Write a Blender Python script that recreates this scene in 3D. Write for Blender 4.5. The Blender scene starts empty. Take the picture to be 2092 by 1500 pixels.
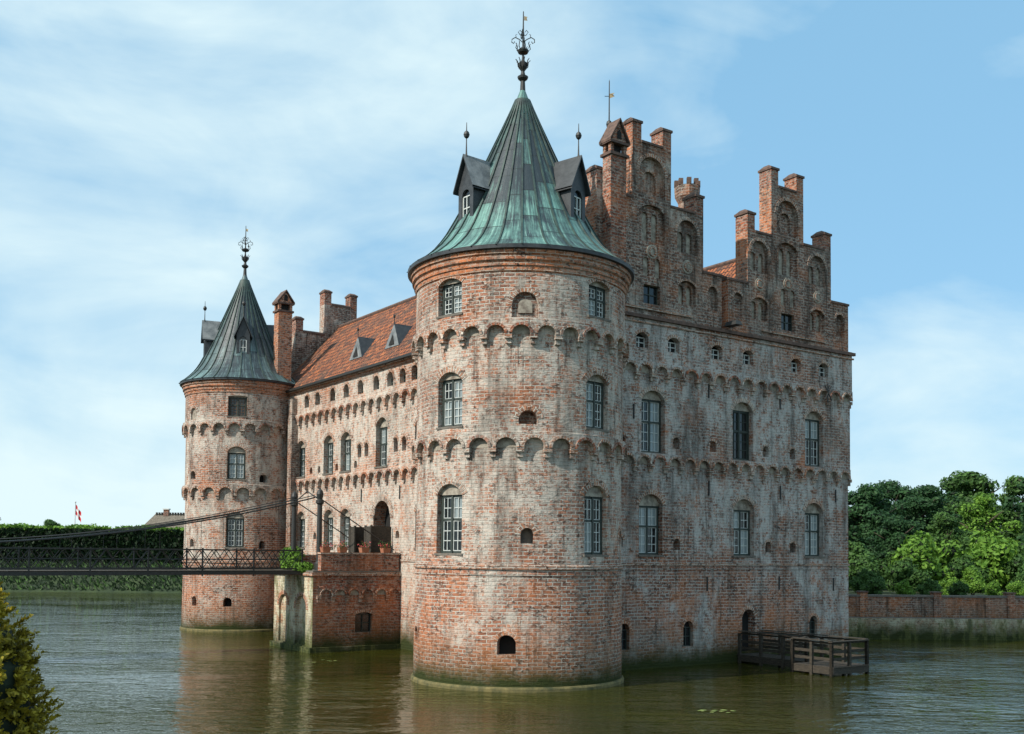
import bpy, math, random
from mathutils import Vector, Matrix
R_ = random.Random(7)
scene = bpy.context.scene
D2R = math.pi/180

# ------------------------------------------------------------------ materials
MATS = {}
def newmat(name):
    m = bpy.data.materials.new(name); m.use_nodes = True
    nt = m.node_tree; nt.nodes.clear()
    out = nt.nodes.new('ShaderNodeOutputMaterial')
    p = nt.nodes.new('ShaderNodeBsdfPrincipled')
    nt.links.new(p.outputs[0], out.inputs[0])
    MATS[name] = m
    return m, nt, p, out
class G:
    def __init__(s, nt): s.nt = nt
    def n(s, t, **kw):
        nd = s.nt.nodes.new(t)
        for k, v in kw.items():
            if k in nd.inputs: nd.inputs[k].default_value = v
            else: setattr(nd, k, v)
        return nd
    def l(s, a, b): s.nt.links.new(a, b)
    def noise(s, vec, scale, detail=4, rough=.6, dist=0):
        nd = s.n('ShaderNodeTexNoise'); nd.inputs['Scale'].default_value = scale
        nd.inputs['Detail'].default_value = detail; nd.inputs['Roughness'].default_value = rough
        nd.inputs['Distortion'].default_value = dist
        if vec is not None: s.l(vec, nd.inputs['Vector'])
        return nd.outputs['Fac']
    def maprange(s, v, a, b, c=0, d=1):
        nd = s.n('ShaderNodeMapRange'); nd.clamp = True
        s.l(v, nd.inputs[0])
        for i, x in enumerate((a, b, c, d)): nd.inputs[i+1].default_value = x
        return nd.outputs[0]
    def mix(s, f, a, b, mode='MIX'):
        nd = s.n('ShaderNodeMix'); nd.data_type = 'RGBA'; nd.blend_type = mode
        for sock, v in ((0, f), (6, a), (7, b)):
            if hasattr(v, 'links'): s.l(v, nd.inputs[sock])
            elif sock == 0: nd.inputs[0].default_value = v
            else: nd.inputs[sock].default_value = (*v, 1) if len(v) == 3 else v
        return nd.outputs[2]
    def math(s, op, a, b=0):
        nd = s.n('ShaderNodeMath'); nd.operation = op
        for i, v in enumerate((a, b)):
            if hasattr(v, 'links'): s.l(v, nd.inputs[i])
            else: nd.inputs[i].default_value = v
        return nd.outputs[0]
    def mapping(s, vec, scale, loc=(0, 0, 0)):
        nd = s.n('ShaderNodeMapping'); s.l(vec, nd.inputs[0]); nd.inputs['Scale'].default_value = scale
        nd.inputs['Location'].default_value = loc
        return nd.outputs[0]
    def bump(s, h, strength, dist, p, normal=None):
        nd = s.n('ShaderNodeBump'); nd.inputs['Strength'].default_value = strength
        nd.inputs['Distance'].default_value = dist; s.l(h, nd.inputs['Height'])
        if normal is not None: s.l(normal, nd.inputs['Normal'])
        s.l(nd.outputs[0], p.inputs['Normal']); return nd.outputs[0]

def brickmat(name, c1, c2, mortar, white=.5, whitecol=(.60, .56, .49), bw=.36, rh=.135, dark=.5, moss=0, zones=True):
    m, nt, p, out = newmat(name); g = G(nt)
    uv = g.n('ShaderNodeTexCoord')
    ob = uv.outputs['Object']
    wob = g.n('ShaderNodeVectorMath'); wob.operation = 'ADD'
    nn = g.n('ShaderNodeTexNoise'); nn.inputs['Scale'].default_value = .7; g.l(ob, nn.inputs['Vector'])
    sc = g.n('ShaderNodeVectorMath'); sc.operation = 'SCALE'; g.l(nn.outputs['Color'], sc.inputs[0]); sc.inputs['Scale'].default_value = .10
    g.l(uv.outputs['UV'], wob.inputs[0]); g.l(sc.outputs[0], wob.inputs[1])
    b = g.n('ShaderNodeTexBrick'); g.l(wob.outputs[0], b.inputs['Vector'])
    b.inputs['Scale'].default_value = 1; b.inputs['Brick Width'].default_value = bw
    b.inputs['Row Height'].default_value = rh; b.inputs['Mortar Size'].default_value = .021
    b.inputs['Mortar Smooth'].default_value = .35; b.inputs['Bias'].default_value = 0
    b.inputs['Color1'].default_value = (*c1, 1); b.inputs['Color2'].default_value = (*c2, 1)
    b.inputs['Mortar'].default_value = (*mortar, 1)
    col = b.outputs['Color']
    sp = g.n('ShaderNodeSeparateXYZ'); g.l(ob, sp.inputs[0])
    n1 = g.noise(g.mapping(ob, (1, 1, 1.8)), 4.2, 3, .75)
    col = g.mix(g.maprange(n1, .53, .59, 0, .9), col, (.055, .035, .028))
    n2 = g.noise(g.mapping(ob, (1, 1, 1.8), (9, 4, 2)), 4.6, 3, .75)
    col = g.mix(g.maprange(n2, .53, .60, 0, .65), col, (.47, .35, .28))
    n3 = g.noise(ob, .8, 6, .65)
    n3z = g.math('ADD', n3, g.maprange(sp.outputs['Z'], 1.5, 5.2, .08, 0)) if zones else n3
    col = g.mix(g.maprange(n3z, .49, .68, 0, .75), col, g.mix(.6, col, (.60, .20, .07)))
    # lime-wash remains
    w1 = g.noise(ob, .30, 8, .66, .35)
    if zones:
        for zc in (8.0, 12.0):
            dz = g.math('ABSOLUTE', g.math('SUBTRACT', sp.outputs['Z'], zc))
            w1 = g.math('ADD', w1, g.maprange(dz, .2, 1.5, .09, 0))
        w1 = g.math('SUBTRACT', w1, g.maprange(sp.outputs['Z'], 2.8, 5.0, .06, 0))
    w2 = g.noise(g.mapping(ob, (1, 1, .7), (3, 7, 1)), 2.6, 6, .82)
    th = .66-.24*white
    w = g.math('MULTIPLY', g.maprange(w1, th, th+.09), g.maprange(w2, .44, .54, .04, 1))
    w3 = g.noise(g.mapping(ob, (1, 1, 1.8), (1, 2, 3)), 6.5, 3, .7)
    w = g.math('MAXIMUM', w, g.math('MULTIPLY', g.maprange(w3, .55, .62), g.maprange(w1, .36, .52, 0, .95)))
    w = g.math('MULTIPLY', w, min(1, white*1.25))
    col = g.mix(w, col, g.mix(.80, col, whitecol))
    l1 = g.noise(g.mapping(ob, (1, 1, .8), (20, 3, 8)), .55, 7, .72)
    col = g.mix(g.maprange(l1, .51, .63, 0, .5), col, g.mix(.6, col, (.24, .24, .215)))
    d1 = g.noise(g.mapping(ob, (1, 1, .18)), .95, 7, .74)
    col = g.mix(g.maprange(d1, .50, .65, 0, dark), col, g.mix(.88, col, (.045, .036, .03)))
    d2_ = g.noise(g.mapping(ob, (1, 1, .10), (5, 5, 5)), 2.8, 5, .7)
    col = g.mix(g.maprange(d2_, .56, .67, 0, dark), col, g.mix(.88, col, (.04, .034, .028)))
    zz = g.math('SUBTRACT', sp.outputs['Z'], g.math('MULTIPLY', n3, 1.6))
    col = g.mix(g.maprange(zz, -.4, 1.2, .85, 0), col, g.mix(.65, col, (.075, .065, .03)))
    alg = g.maprange(zz, -.55, .15, .97, 0)
    col = g.mix(alg, col, (.03, .042, .012))
    if moss:
        ms = g.noise(g.mapping(ob, (1, 1, .35), (2, 2, 2)), 1.2, 6, .7)
        col = g.mix(g.maprange(ms, .50, .60, 0, moss), col, g.mix(g.maprange(ms, .5, .65), (.22, .23, .08), (.05, .06, .025)))
    g.l(col, p.inputs['Base Color']); p.inputs['Roughness'].default_value = .92
    p.inputs['Specular IOR Level'].default_value = .15
    h = g.math('SUBTRACT', g.math('MULTIPLY', n1, 1.0), g.math('MULTIPLY', b.outputs['Fac'], 1.0))
    g.bump(h, 1.0, .045, p)
    return m
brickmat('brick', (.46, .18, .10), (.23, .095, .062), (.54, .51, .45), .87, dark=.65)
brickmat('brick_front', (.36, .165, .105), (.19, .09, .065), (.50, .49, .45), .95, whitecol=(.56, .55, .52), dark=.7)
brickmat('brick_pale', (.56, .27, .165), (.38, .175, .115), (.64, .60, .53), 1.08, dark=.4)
brickmat('brick_red', (.38, .115, .06), (.18, .06, .04), (.36, .30, .25), .35, dark=.65)
brickmat('brick_orange', (.56, .21, .10), (.34, .12, .065), (.48, .37, .29), .3, dark=.4)
brickmat('brick_gable', (.25, .12, .08), (.13, .072, .056), (.36, .33, .29), .6, dark=.9)
brickmat('brick_hood', (.46, .21, .12), (.20, .10, .07), (.58, .54, .47), .5, bw=.4, rh=.11, dark=.4)
brickmat('wall_mossy', (.50, .34, .22), (.38, .24, .15), (.60, .56, .45), 1.5, whitecol=(.68, .66, .50), dark=.4, moss=.8, zones=False)

def noisemat(name, ca, cb, scale=3, rough=.85, bump=.3, detail=5, bd=.02, metallic=0, stretch=(1, 1, 1)):
    m, nt, p, out = newmat(name); g = G(nt)
    tc = g.n('ShaderNodeTexCoord')
    n = g.noise(g.mapping(tc.outputs['Object'], stretch), scale, detail, .65)
    g.l(g.mix(g.maprange(n, .35, .65), ca, cb), p.inputs['Base Color'])
    p.inputs['Roughness'].default_value = rough; p.inputs['Metallic'].default_value = metallic
    if bump: g.bump(n, bump, bd, p)
    return m
noisemat('plaster', (.42, .38, .31), (.15, .12, .095), 4)
noisemat('stone_dark', (.10, .09, .08), (.18, .16, .13), 6)
noisemat('stone_pale', (.20, .16, .06), (.05, .055, .022), 3)
noisemat('coping', (.06, .04, .034), (.16, .095, .07), 6)
noisemat('dark', (.008, .008, .008), (.014, .013, .012), 3, .9, 0)
noisemat('iron', (.012, .014, .014), (.03, .03, .028), 12, .55, .1)
noisemat('frame', (.02, .032, .027), (.035, .045, .038), 8, .6, 0)
noisemat('bars', (.46, .50, .48), (.60, .62, .60), 8, .6, 0)
noisemat('wood', (.022, .02, .015), (.065, .052, .038), 6, .85, .4, stretch=(1, 1, 4))
noisemat('woodbrown', (.16, .09, .05), (.09, .05, .03), 8, .7, .2)
noisemat('slate', (.018, .022, .026), (.045, .05, .055), 4, .5, .15)
noisemat('lead', (.10, .11, .115), (.24, .25, .25), 2.2, .5, .1)
noisemat('thatch', (.12, .10, .08), (.22, .19, .15), 5, .95, .6)
noisemat('whitewall', (.72, .70, .65), (.62, .6, .55), 2)
noisemat('flower', (.5, .03, .03), (.55, .10, .12), 20, .6, 0)
noisemat('flagred', (.55, .02, .03), (.5, .02, .03), 2, .8, 0)
noisemat('flagwhite', (.8, .8, .8), (.75, .75, .75), 2, .8, 0)
noisemat('polewhite', (.7, .7, .7), (.6, .6, .6), 2, .6, 0)
noisemat('bark', (.06, .045, .03), (.11, .085, .06), 8, .9, .5)
noisemat('gilt', (.22, .17, .08), (.12, .10, .06), 4, .6, 0, metallic=.3)
noisemat('terracotta', (.36, .15, .08), (.28, .11, .06), 4)

def glassmat(name, c):
    m, nt, p, out = newmat(name); g = G(nt)
    tc = g.n('ShaderNodeTexCoord')
    n = g.noise(tc.outputs['Object'], 2.5, 2)
    g.l(g.mix(n, c, tuple(x*1.8 for x in c)), p.inputs['Base Color'])
    p.inputs['Roughness'].default_value = .06; p.inputs['Specular IOR Level'].default_value = .6
    g.bump(n, .25, .03, p)
glassmat('glass', (.010, .012, .013)); glassmat('curtain', (.17, .20, .205))

m, nt, p, out = newmat('tile'); g = G(nt); tc = g.n('ShaderNodeTexCoord')
b = g.n('ShaderNodeTexBrick'); g.l(tc.outputs['UV'], b.inputs['Vector'])
b.inputs['Scale'].default_value = 1; b.inputs['Brick Width'].default_value = .27; b.inputs['Row Height'].default_value = .42
b.offset = 0; b.inputs['Mortar Size'].default_value = .05; b.inputs['Mortar Smooth'].default_value = .6; b.inputs['Bias'].default_value = 0
b.inputs['Color1'].default_value = (.46, .135, .042, 1); b.inputs['Color2'].default_value = (.13, .045, .025, 1)
b.inputs['Mortar'].default_value = (.04, .016, .01, 1)
n = g.noise(tc.outputs['Object'], .7, 7, .75)
col = g.mix(g.maprange(n, .46, .60, 0, .85), b.outputs['Color'], (.065, .042, .032))
nb = g.noise(tc.outputs['Object'], 3.5, 4, .7)
col = g.mix(g.maprange(nb, .55, .66, 0, .7), col, (.58, .22, .08))
g.l(col, p.inputs['Base Color']); p.inputs['Roughness'].default_value = .85
g.bump(g.math('SUBTRACT', 1, b.outputs['Fac']), 1, .1, p)

def coppermat(name, light, streak, k):
    m, nt, p, out = newmat(name); g = G(nt); tc = g.n('ShaderNodeTexCoord')
    b = g.n('ShaderNodeTexBrick'); g.l(tc.outputs['UV'], b.inputs['Vector'])
    b.offset = 0; b.inputs['Scale'].default_value = 1; b.inputs['Brick Width'].default_value = 1; b.inputs['Row Height'].default_value = 1.35
    b.inputs['Mortar Size'].default_value = .022; b.inputs['Bias'].default_value = 0; b.inputs['Mortar Smooth'].default_value = .2
    b.inputs['Color1'].default_value = (0, 0, 0, 1); b.inputs['Color2'].default_value = (1, 1, 1, 1); b.inputs['Mortar'].default_value = (.5, .5, .5, 1)
    sv = g.n('ShaderNodeSeparateXYZ'); g.l(tc.outputs['Object'], sv.inputs[0])
    hz = g.maprange(sv.outputs['Z'], 15.9, 19.8, 1, 0)
    ns = g.noise(g.mapping(tc.outputs['UV'], (3.5, .30, 1)), 1.6, 6, .75)
    no = g.noise(tc.outputs['Object'], 1.0, 6, .72)
    f = g.math('ADD', g.math('MULTIPLY', hz, .68*k), g.math('MULTIPLY', g.math('SUBTRACT', ns, .5), 2.6))
    f = g.math('ADD', f, g.math('MULTIPLY', g.math('SUBTRACT', no, .5), 1.6))
    f = g.math('ADD', f, g.math('MULTIPLY', g.math('SUBTRACT', b.outputs['Color'], .5), .6))
    top = g.maprange(sv.outputs['Z'], 21.9, 22.3, 0, .5*k); f = g.math('ADD', f, top)
    col = g.mix(g.maprange(f, .05, .95), (.028, .040, .048), light)
    col = g.mix(g.math('MULTIPLY', g.maprange(ns, .55, .64, 0, .7), hz), col, streak)
    col = g.mix(g.math('MULTIPLY', b.outputs['Fac'], .85), col, (.02, .03, .03))
    g.l(col, p.inputs['Base Color']); p.inputs['Roughness'].default_value = .48; p.inputs['Metallic'].default_value = .1
    g.bump(g.math('ADD', no, g.math('MULTIPLY', b.outputs['Fac'], -.5)), .6, .06, p)
coppermat('copper', (.16, .35, .30), (.36, .53, .47), 1.0)
coppermat('copper_grey', (.12, .20, .20), (.26, .37, .36), .8)
noisemat('seam', (.018, .028, .028), (.05, .09, .075), 2.5, .6, 0)

def leafmat(name, dark, light, tr=.25, sc=.5):
    m, nt, p, out = newmat(name); g = G(nt)
    geo = g.n('ShaderNodeNewGeometry'); tc = g.n('ShaderNodeTexCoord')
    n = g.noise(tc.outputs['Object'], sc, 3)
    f = g.math('ADD', g.math('MULTIPLY', geo.outputs['Random Per Island'], .55), g.maprange(n, .35, .65, 0, .5))
    col = g.mix(f, dark, light); g.l(col, p.inputs['Base Color'])
    p.inputs['Roughness'].default_value = .6; p.inputs['Specular IOR Level'].default_value = .2
    t = g.n('ShaderNodeBsdfTranslucent'); g.l(g.mix(.5, col, light), t.inputs[0])
    mx = g.n('ShaderNodeMixShader'); mx.inputs[0].default_value = tr
    g.l(p.outputs[0], mx.inputs[1]); g.l(t.outputs[0], mx.inputs[2]); g.l(mx.outputs[0], out.inputs[0])
leafmat('leaf_dark', (.012, .038, .016), (.05, .12, .04))
leafmat('leaf_mid', (.02, .055, .015), (.095, .19, .045))
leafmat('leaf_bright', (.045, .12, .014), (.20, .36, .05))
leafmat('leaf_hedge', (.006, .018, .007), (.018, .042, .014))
leafmat('leaf_yew', (.016, .022, .005), (.50, .39, .035), .15, 5)
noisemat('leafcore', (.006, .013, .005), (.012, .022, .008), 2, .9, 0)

m, nt, p, out = newmat('grass'); g = G(nt); tc = g.n('ShaderNodeTexCoord')
n = g.noise(tc.outputs['Object'], .3, 8, .7); n2g = g.noise(tc.outputs['Object'], 4, 4)
g.l(g.mix(g.maprange(n, .4, .62), (.015, .03, .011), g.mix(n2g, (.03, .055, .016), (.055, .075, .025))), p.inputs['Base Color'])
p.inputs['Roughness'].default_value = .95; g.bump(n2g, .6, .1, p)

m, nt, p, out = newmat('water'); g = G(nt); tc = g.n('ShaderNodeTexCoord'); ob = tc.outputs['Object']
p.inputs['Roughness'].default_value = .015
p.inputs['IOR'].default_value = 1.33
wl = g.noise(g.mapping(ob, (.35, .6, 1)), .30, 3, .55)
g.l(g.mix(g.maprange(wl, .35, .65), (.020, .023, .002), (.036, .036, .004)), p.inputs['Base Color'])
wv = g.noise(g.mapping(ob, (.8, 1.8, 1)), .8, 3, .5, .9)
wf = g.noise(g.mapping(ob, (1, 2.2, 1), (3, 3, 0)), 2.9, 2, .5, .5)
h = g.math('ADD', wv, g.math('MULTIPLY', wf, .30))
h = g.math('MULTIPLY', h, g.maprange(wl, .38, .58, .40, 1.15))
g.bump(h, .8, .11, p)
noisemat('lily', (.10, .16, .04), (.3, .33, .1), 3, .5, 0)

# ------------------------------------------------------------------ mesh builder
class MB:
    def __init__(s): s.v=[]; s.f=[]; s.uv=[]; s.m=[]; s.mi={}
    def face(s, pts, uvs=None, mat='brick'):
        if mat not in s.mi: s.mi[mat] = len(s.mi)
        b = len(s.v); s.v += [tuple(q) for q in pts]
        s.f.append(tuple(range(b, b+len(pts)))); s.m.append(s.mi[mat])
        if uvs is None:
            n = (Vector(pts[1])-Vector(pts[0])).cross(Vector(pts[-1])-Vector(pts[0]))
            if n.length < 1e-9: n = Vector((0, 0, 1))
            n.normalize()
            if abs(n.z) > .985: uvs = [(q[0], q[1]) for q in pts]
            else:
                t = Vector((0, 0, 1)).cross(n).normalized(); bt = n.cross(t)
                uvs = [(Vector(q).dot(t), Vector(q).dot(bt)) for q in pts]
        s.uv += uvs
    def build(s, name, parent=None, smooth=False):
        me = bpy.data.meshes.new(name); me.from_pydata(s.v, [], s.f)
        for mn in s.mi: me.materials.append(MATS[mn])
        me.polygons.foreach_set('material_index', s.m)
        ul = me.uv_layers.new(name='UVMap')
        ul.data.foreach_set('uv', [c for q in s.uv for c in q])
        if smooth: me.polygons.foreach_set('use_smooth', [True]*len(s.f))
        me.update()
        ob = bpy.data.objects.new(name, me); scene.collection.objects.link(ob)
        if parent: ob.parent = parent
        return ob
def empty(name):
    e = bpy.data.objects.new(name, None); scene.collection.objects.link(e); return e

def box(mb, M, s0, s1, z0, z1, o0, o1, mat, ts=0, to=0):
    a = [M(s0, z0, o0), M(s1, z0, o0), M(s1, z0, o1), M(s0, z0, o1)]
    b = [M(s0+ts, z1, o0+to), M(s1-ts, z1, o0+to), M(s1-ts, z1, o1-to), M(s0+ts, z1, o1-to)]
    for i in range(4):
        j = (i+1) % 4
        mb.face([a[j], a[i], b[i], b[j]], None, mat)
    mb.face(a, None, mat); mb.face(b[::-1], None, mat)

def tube(mb, pts, r, mat, n=6, closed=False):
    pts = [Vector(q) for q in pts]; rings = []
    for i, q in enumerate(pts):
        a = pts[max(0, i-1)]; c = pts[min(len(pts)-1, i+1)]
        t = (c-a).normalized()
        up = Vector((0, 0, 1)) if abs(t.z) < .9 else Vector((1, 0, 0))
        x = t.cross(up).normalized(); y = t.cross(x)
        rr = r[i] if isinstance(r, (list, tuple)) else r
        rings.append([q+x*rr*math.cos(2*math.pi*k/n)+y*rr*math.sin(2*math.pi*k/n) for k in range(n)])
    for i in range(len(rings)-1):
        for k in range(n):
            l = (k+1) % n
            mb.face([rings[i][k], rings[i][l], rings[i+1][l], rings[i+1][k]], None, mat)

def lathe(mb, cx, cy, prof, seg, mat, a0=0, a1=2*math.pi):
    vv = 0
    for i in range(len(prof)-1):
        (r0, z0), (r1, z1) = prof[i], prof[i+1]
        L = math.hypot(r1-r0, z1-z0)
        for k in range(seg):
            t0 = a0+(a1-a0)*k/seg; t1 = a0+(a1-a0)*(k+1)/seg
            P = lambda r, t, z: (cx+r*math.sin(t), cy-r*math.cos(t), z)
            rr = max(r0, r1)
            mb.face([P(r0, t0, z0), P(r0, t1, z0), P(r1, t1, z1), P(r1, t0, z1)],
                    [(t0*rr, vv), (t1*rr, vv), (t1*rr, vv+L), (t0*rr, vv+L)], mat)
        vv += L

def arcpts(o, n=8):
    s0, s1, z1 = o['s0'], o['s1'], o['z1']; a = (s1-s0)/2; c = (s0+s1)/2
    r = min(o.get('rise', a), a)
    if r <= 0.001: return [(s0, z1), (s1, z1)], c, None, 0
    Rr = (a*a+r*r)/(2*r); zc = z1-Rr
    pts = [(s0+(s1-s0)*i/n, zc+math.sqrt(max(0, Rr*Rr-(s0+(s1-s0)*i/n-c)**2))) for i in range(n+1)]
    return pts, c, zc, Rr

def wall(mb, M, s0, s1, z0, z1, ops=(), step=99, zex=(), mat='brick'):
    ops = [o for o in ops if o['z0'] >= z0-1e-6 and o['z1'] <= z1+1e-6]
    S = {s0, s1}; Z = {z0, z1} | set(zex)
    for o in ops: S |= {o['s0'], o['s1']}; Z |= {o['z0'], o['z1']}
    S = sorted(S); Z = sorted(Z); S2 = [S[0]]
    for a, b in zip(S, S[1:]):
        k = max(1, math.ceil((b-a)/step-1e-6))
        S2 += [a+(b-a)*i/k for i in range(1, k+1)]
    for a, b in zip(S2, S2[1:]):
        for c, d in zip(Z, Z[1:]):
            ms, mz = (a+b)/2, (c+d)/2
            if any(o['s0'] < ms < o['s1'] and o['z0'] < mz < o['z1'] for o in ops): continue
            mb.face([M(a, c, 0), M(b, c, 0), M(b, d, 0), M(a, d, 0)], [(a, c), (b, c), (b, d), (a, d)], mat)
    for o in ops: opening(mb, M, o, mat)

def opening(mb, M, o, mat):
    s0, s1, z0, z1 = o['s0'], o['s1'], o['z0'], o['z1']; kind = o['k']
    dp = o.get('dp', {'win': .26, 'small': .22, 'hole': .45, 'blind': .10, 'door': .4}[kind])
    pts, c, zc, Rr = arcpts(o)
    rev = o.get('rev', mat)
    for (a, za), (b, zb) in zip(pts, pts[1:]):
        if zc is not None:
            mb.face([M(a, za, 0), M(b, zb, 0), M(b, z1, 0), M(a, z1, 0)], [(a, za), (b, zb), (b, z1), (a, z1)], mat)
        mb.face([M(a, za, 0), M(a, za, -dp), M(b, zb, -dp), M(b, zb, 0)], None, rev)
    zs = pts[0][1]
    mb.face([M(s0, z0, 0), M(s0, z0, -dp), M(s0, zs, -dp), M(s0, zs, 0)], [(0, z0), (dp, z0), (dp, zs), (0, zs)], rev)
    mb.face([M(s1, z0, -dp), M(s1, z0, 0), M(s1, zs, 0), M(s1, zs, -dp)], [(0, z0), (dp, z0), (dp, zs), (0, zs)], rev)
    mb.face([M(s0, z0, -dp), M(s0, z0, 0), M(s1, z0, 0), M(s1, z0, -dp)], None, 'stone_dark' if kind == 'win' else rev)
    if o.get('hood') and zc is not None:
        hw = o.get('hw', .2); a0 = math.asin(min(1, (s1-s0)/2/Rr)); n = 10
        for i in range(n):
            t0 = -a0+2*a0*i/n; t1 = -a0+2*a0*(i+1)/n
            Q = lambda t, r: (c+r*math.sin(t), zc+r*math.cos(t))
            A, B, C_, E = Q(t0, Rr), Q(t1, Rr), Q(t1, Rr+hw), Q(t0, Rr+hw)
            mb.face([M(*A, .02), M(*B, .02), M(*C_, .02), M(*E, .02)], [(0, t0*Rr), (0, t1*Rr), (hw, t1*Rr), (hw, t0*Rr)], 'brick_hood')
            mb.face([M(*E, .02), M(*C_, .02), M(*C_, 0), M(*E, 0)], None, 'brick_hood')
    if 'sub' in o:
        M2 = lambda s, z, q: M(s, z, q-dp)
        wall(mb, M2, s0, s1, z0, z1, o['sub'], mat=o.get('back', mat)); return
    def fill(za_, zb_, m_, dd=0):
        for (a, za), (b, zb) in zip(pts, pts[1:]):
            t0, t1 = min(za, zb_), min(zb, zb_)
            mb.face([M(a, za_, -dp+dd), M(b, za_, -dp+dd), M(b, t1, -dp+dd), M(a, t0, -dp+dd)],
                    [(a, za_), (b, za_), (b, t1), (a, t0)], m_)
    if kind == 'hole': fill(z0, z1, 'dark'); return
    if kind == 'blind': fill(z0, z1, o.get('back', 'plaster')); return
    if kind == 'door': fill(z0, z1, 'dark'); return
    if kind == 'small':
        fill(z0, z1, 'glass')
        w = .05; sm_m = o.get('bar', 'frame')
        for q in ((s0, s0+w), (c-.02, c+.02), (s1-w, s1)): box(mb, M, q[0], q[1], z0, zs, -dp, -dp+.05, sm_m)
        for zq in (z0, (z0+zs)/2, zs-.02): box(mb, M, s0+w, s1-w, zq, zq+.04, -dp, -dp+.045, sm_m)
        return
    zt = o.get('zt', zs+.02)
    for (a, za), (b, zb) in zip(pts, pts[1:]):
        mb.face([M(a, zt, -dp+.12), M(b, zt, -dp+.12), M(b, max(zb, zt), -dp+.12), M(a, max(za, zt), -dp+.12)],
                [(a, zt), (b, zt), (b, zb), (a, za)], 'plaster')
    w = .085; g_ = s0+.03; e_ = s1-.03
    ztr = z0+(zt-z0)*.58
    for (x0, x1) in ((g_, c), (c, e_)):
        for (y0, y1) in ((z0, ztr), (ztr, zt)):
            gm = 'curtain' if R_.random() < o.get('cur', .4) else 'glass'
            mb.face([M(x0, y0, -dp), M(x1, y0, -dp), M(x1, y1, -dp), M(x0, y1, -dp)], None, gm)
            bx0 = x0+(w if x0 == g_ else .045); bx1 = x1-(w if x1 == e_ else .045)
            by0 = y0+(w if y0 == z0 else .04); by1 = y1-(w if y1 == zt else .04)
            nr = 3 if y0 == z0 else 2
            mm = o.get('bar', 'bars')
            for q in ((bx0, bx0+.035), (bx1-.035, bx1), ((bx0+bx1)/2-.014, (bx0+bx1)/2+.014)):
                box(mb, M, q[0], q[1], by0, by1, -dp, -dp+.035, mm)
            for i in range(nr+1):
                zq = by0+(by1-by0-.028)*i/nr
                box(mb, M, bx0+.036, bx1-.036, zq, zq+.028, -dp, -dp+.03, mm)
    for q in ((g_, g_+w), (c-.045, c+.045), (e_-w, e_)): box(mb, M, q[0], q[1], z0, zt, -dp-.01, -dp+.08, 'frame')
    for zq in (z0, ztr-.04, zt-w): box(mb, M, g_+w, e_-w, zq, zq+w, -dp-.01, -dp+.07, 'frame')
    box(mb, M, s0-.05, s1+.05, z0-.08, z0-.003, -.1, .06, 'stone_dark')

def op(c, w, z0, z1, k='win', rise=None, **kw):
    d = dict(s0=c-w/2, s1=c+w/2, z0=z0, z1=z1, k=k)
    if rise is not None: d['rise'] = rise
    d.update(kw); return d

def corbels(mb, M, s0, s1, zs, zt, bay, dep, mat='brick'):
    n = max(1, round((s1-s0)/bay)); w = (s1-s0)/n
    for i in range(n):
        a = s0+i*w; b = a+w; c = (a+b)/2
        r = .365*w; N = 8
        arc = [(c-r*math.cos(math.pi*k/N), zs+r*math.sin(math.pi*k/N)) for k in range(N+1)]
        def F(p, q, r_, s_): mb.face([M(*p, dep), M(*q, dep), M(*r_, dep), M(*s_, dep)], [p, q, r_, s_], mat)
        F((a, zs), (arc[0][0], zs), (arc[0][0], zt), (a, zt)); F((arc[-1][0], zs), (b, zs), (b, zt), (arc[-1][0], zt))
        rim = 'brick_hood' if R_.random() < .7 else 'brick_red'
        for p, q in zip(arc, arc[1:]):
            F(p, q, (q[0], zt), (p[0], zt))
            mb.face([M(*p, dep), M(*p, 0), M(*q, 0), M(*q, dep)], None, mat)
            k = 1.28
            P = (c+(p[0]-c)*k, zs+(p[1]-zs)*k); Q = (c+(q[0]-c)*k, zs+(q[1]-zs)*k)
            e = dep+.05
            mb.face([M(*p, e), M(*q, e), M(*Q, e), M(*P, e)], [(0, p[0]), (0, q[0]), (.1, q[0]), (.1, p[0])], rim)
            mb.face([M(*P, e), M(*Q, e), M(*Q, dep), M(*P, dep)], None, rim)
            mb.face([M(*p, e), M(*q, e), M(*q, dep), M(*p, dep)], None, rim)
            mb.face([M(p[0], zs, .014), M(q[0], zs, .014), M(*q, .014), M(*p, .014)], None, 'plaster' if (i*7+3) % 5 < 3 else mat)
        mb.face([M(a, zt, dep), M(b, zt, dep), M(b, zt+.07, -.02), M(a, zt+.07, -.02)], None, mat)
        hw = (w-2*r)/2+.01
        box(mb, M, a-hw, a+hw, zs-.16, zs-.002, 0, dep+.03, 'brick_hood')
        box(mb, M, a-hw*.75, a+hw*.75, zs-.34, zs-.162, 0, dep*.6, 'brick')

# ------------------------------------------------------------------ castle frame
T = Vector((.27, 41.4, 0)); d = Vector((.819, .574, 0)).normalized(); n_ = Vector((d.y, -d.x, 0))
d2 = -n_; n2 = -d
UB = 2.2
def MA(s, z, o): q = T+d*s+n_*o; return (q.x, q.y, z)
C0 = T+d*UB
LEN = 31.5
def MBw(s, z, o): q = C0-d2*s+n2*o; return (q.x, q.y, z)   # s = -t
UE = 20.4
def MR(s, z, o): q = T+d*UE+d2*s+d*o; return (q.x, q.y, z)
def MF(s, z, o): q = T+d*(22.12-s)+d2*LEN+d2*o; return (q.x, q.y, z)
def sh(M, k): return lambda s, z, o: M(s, z, o+k)

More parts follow.
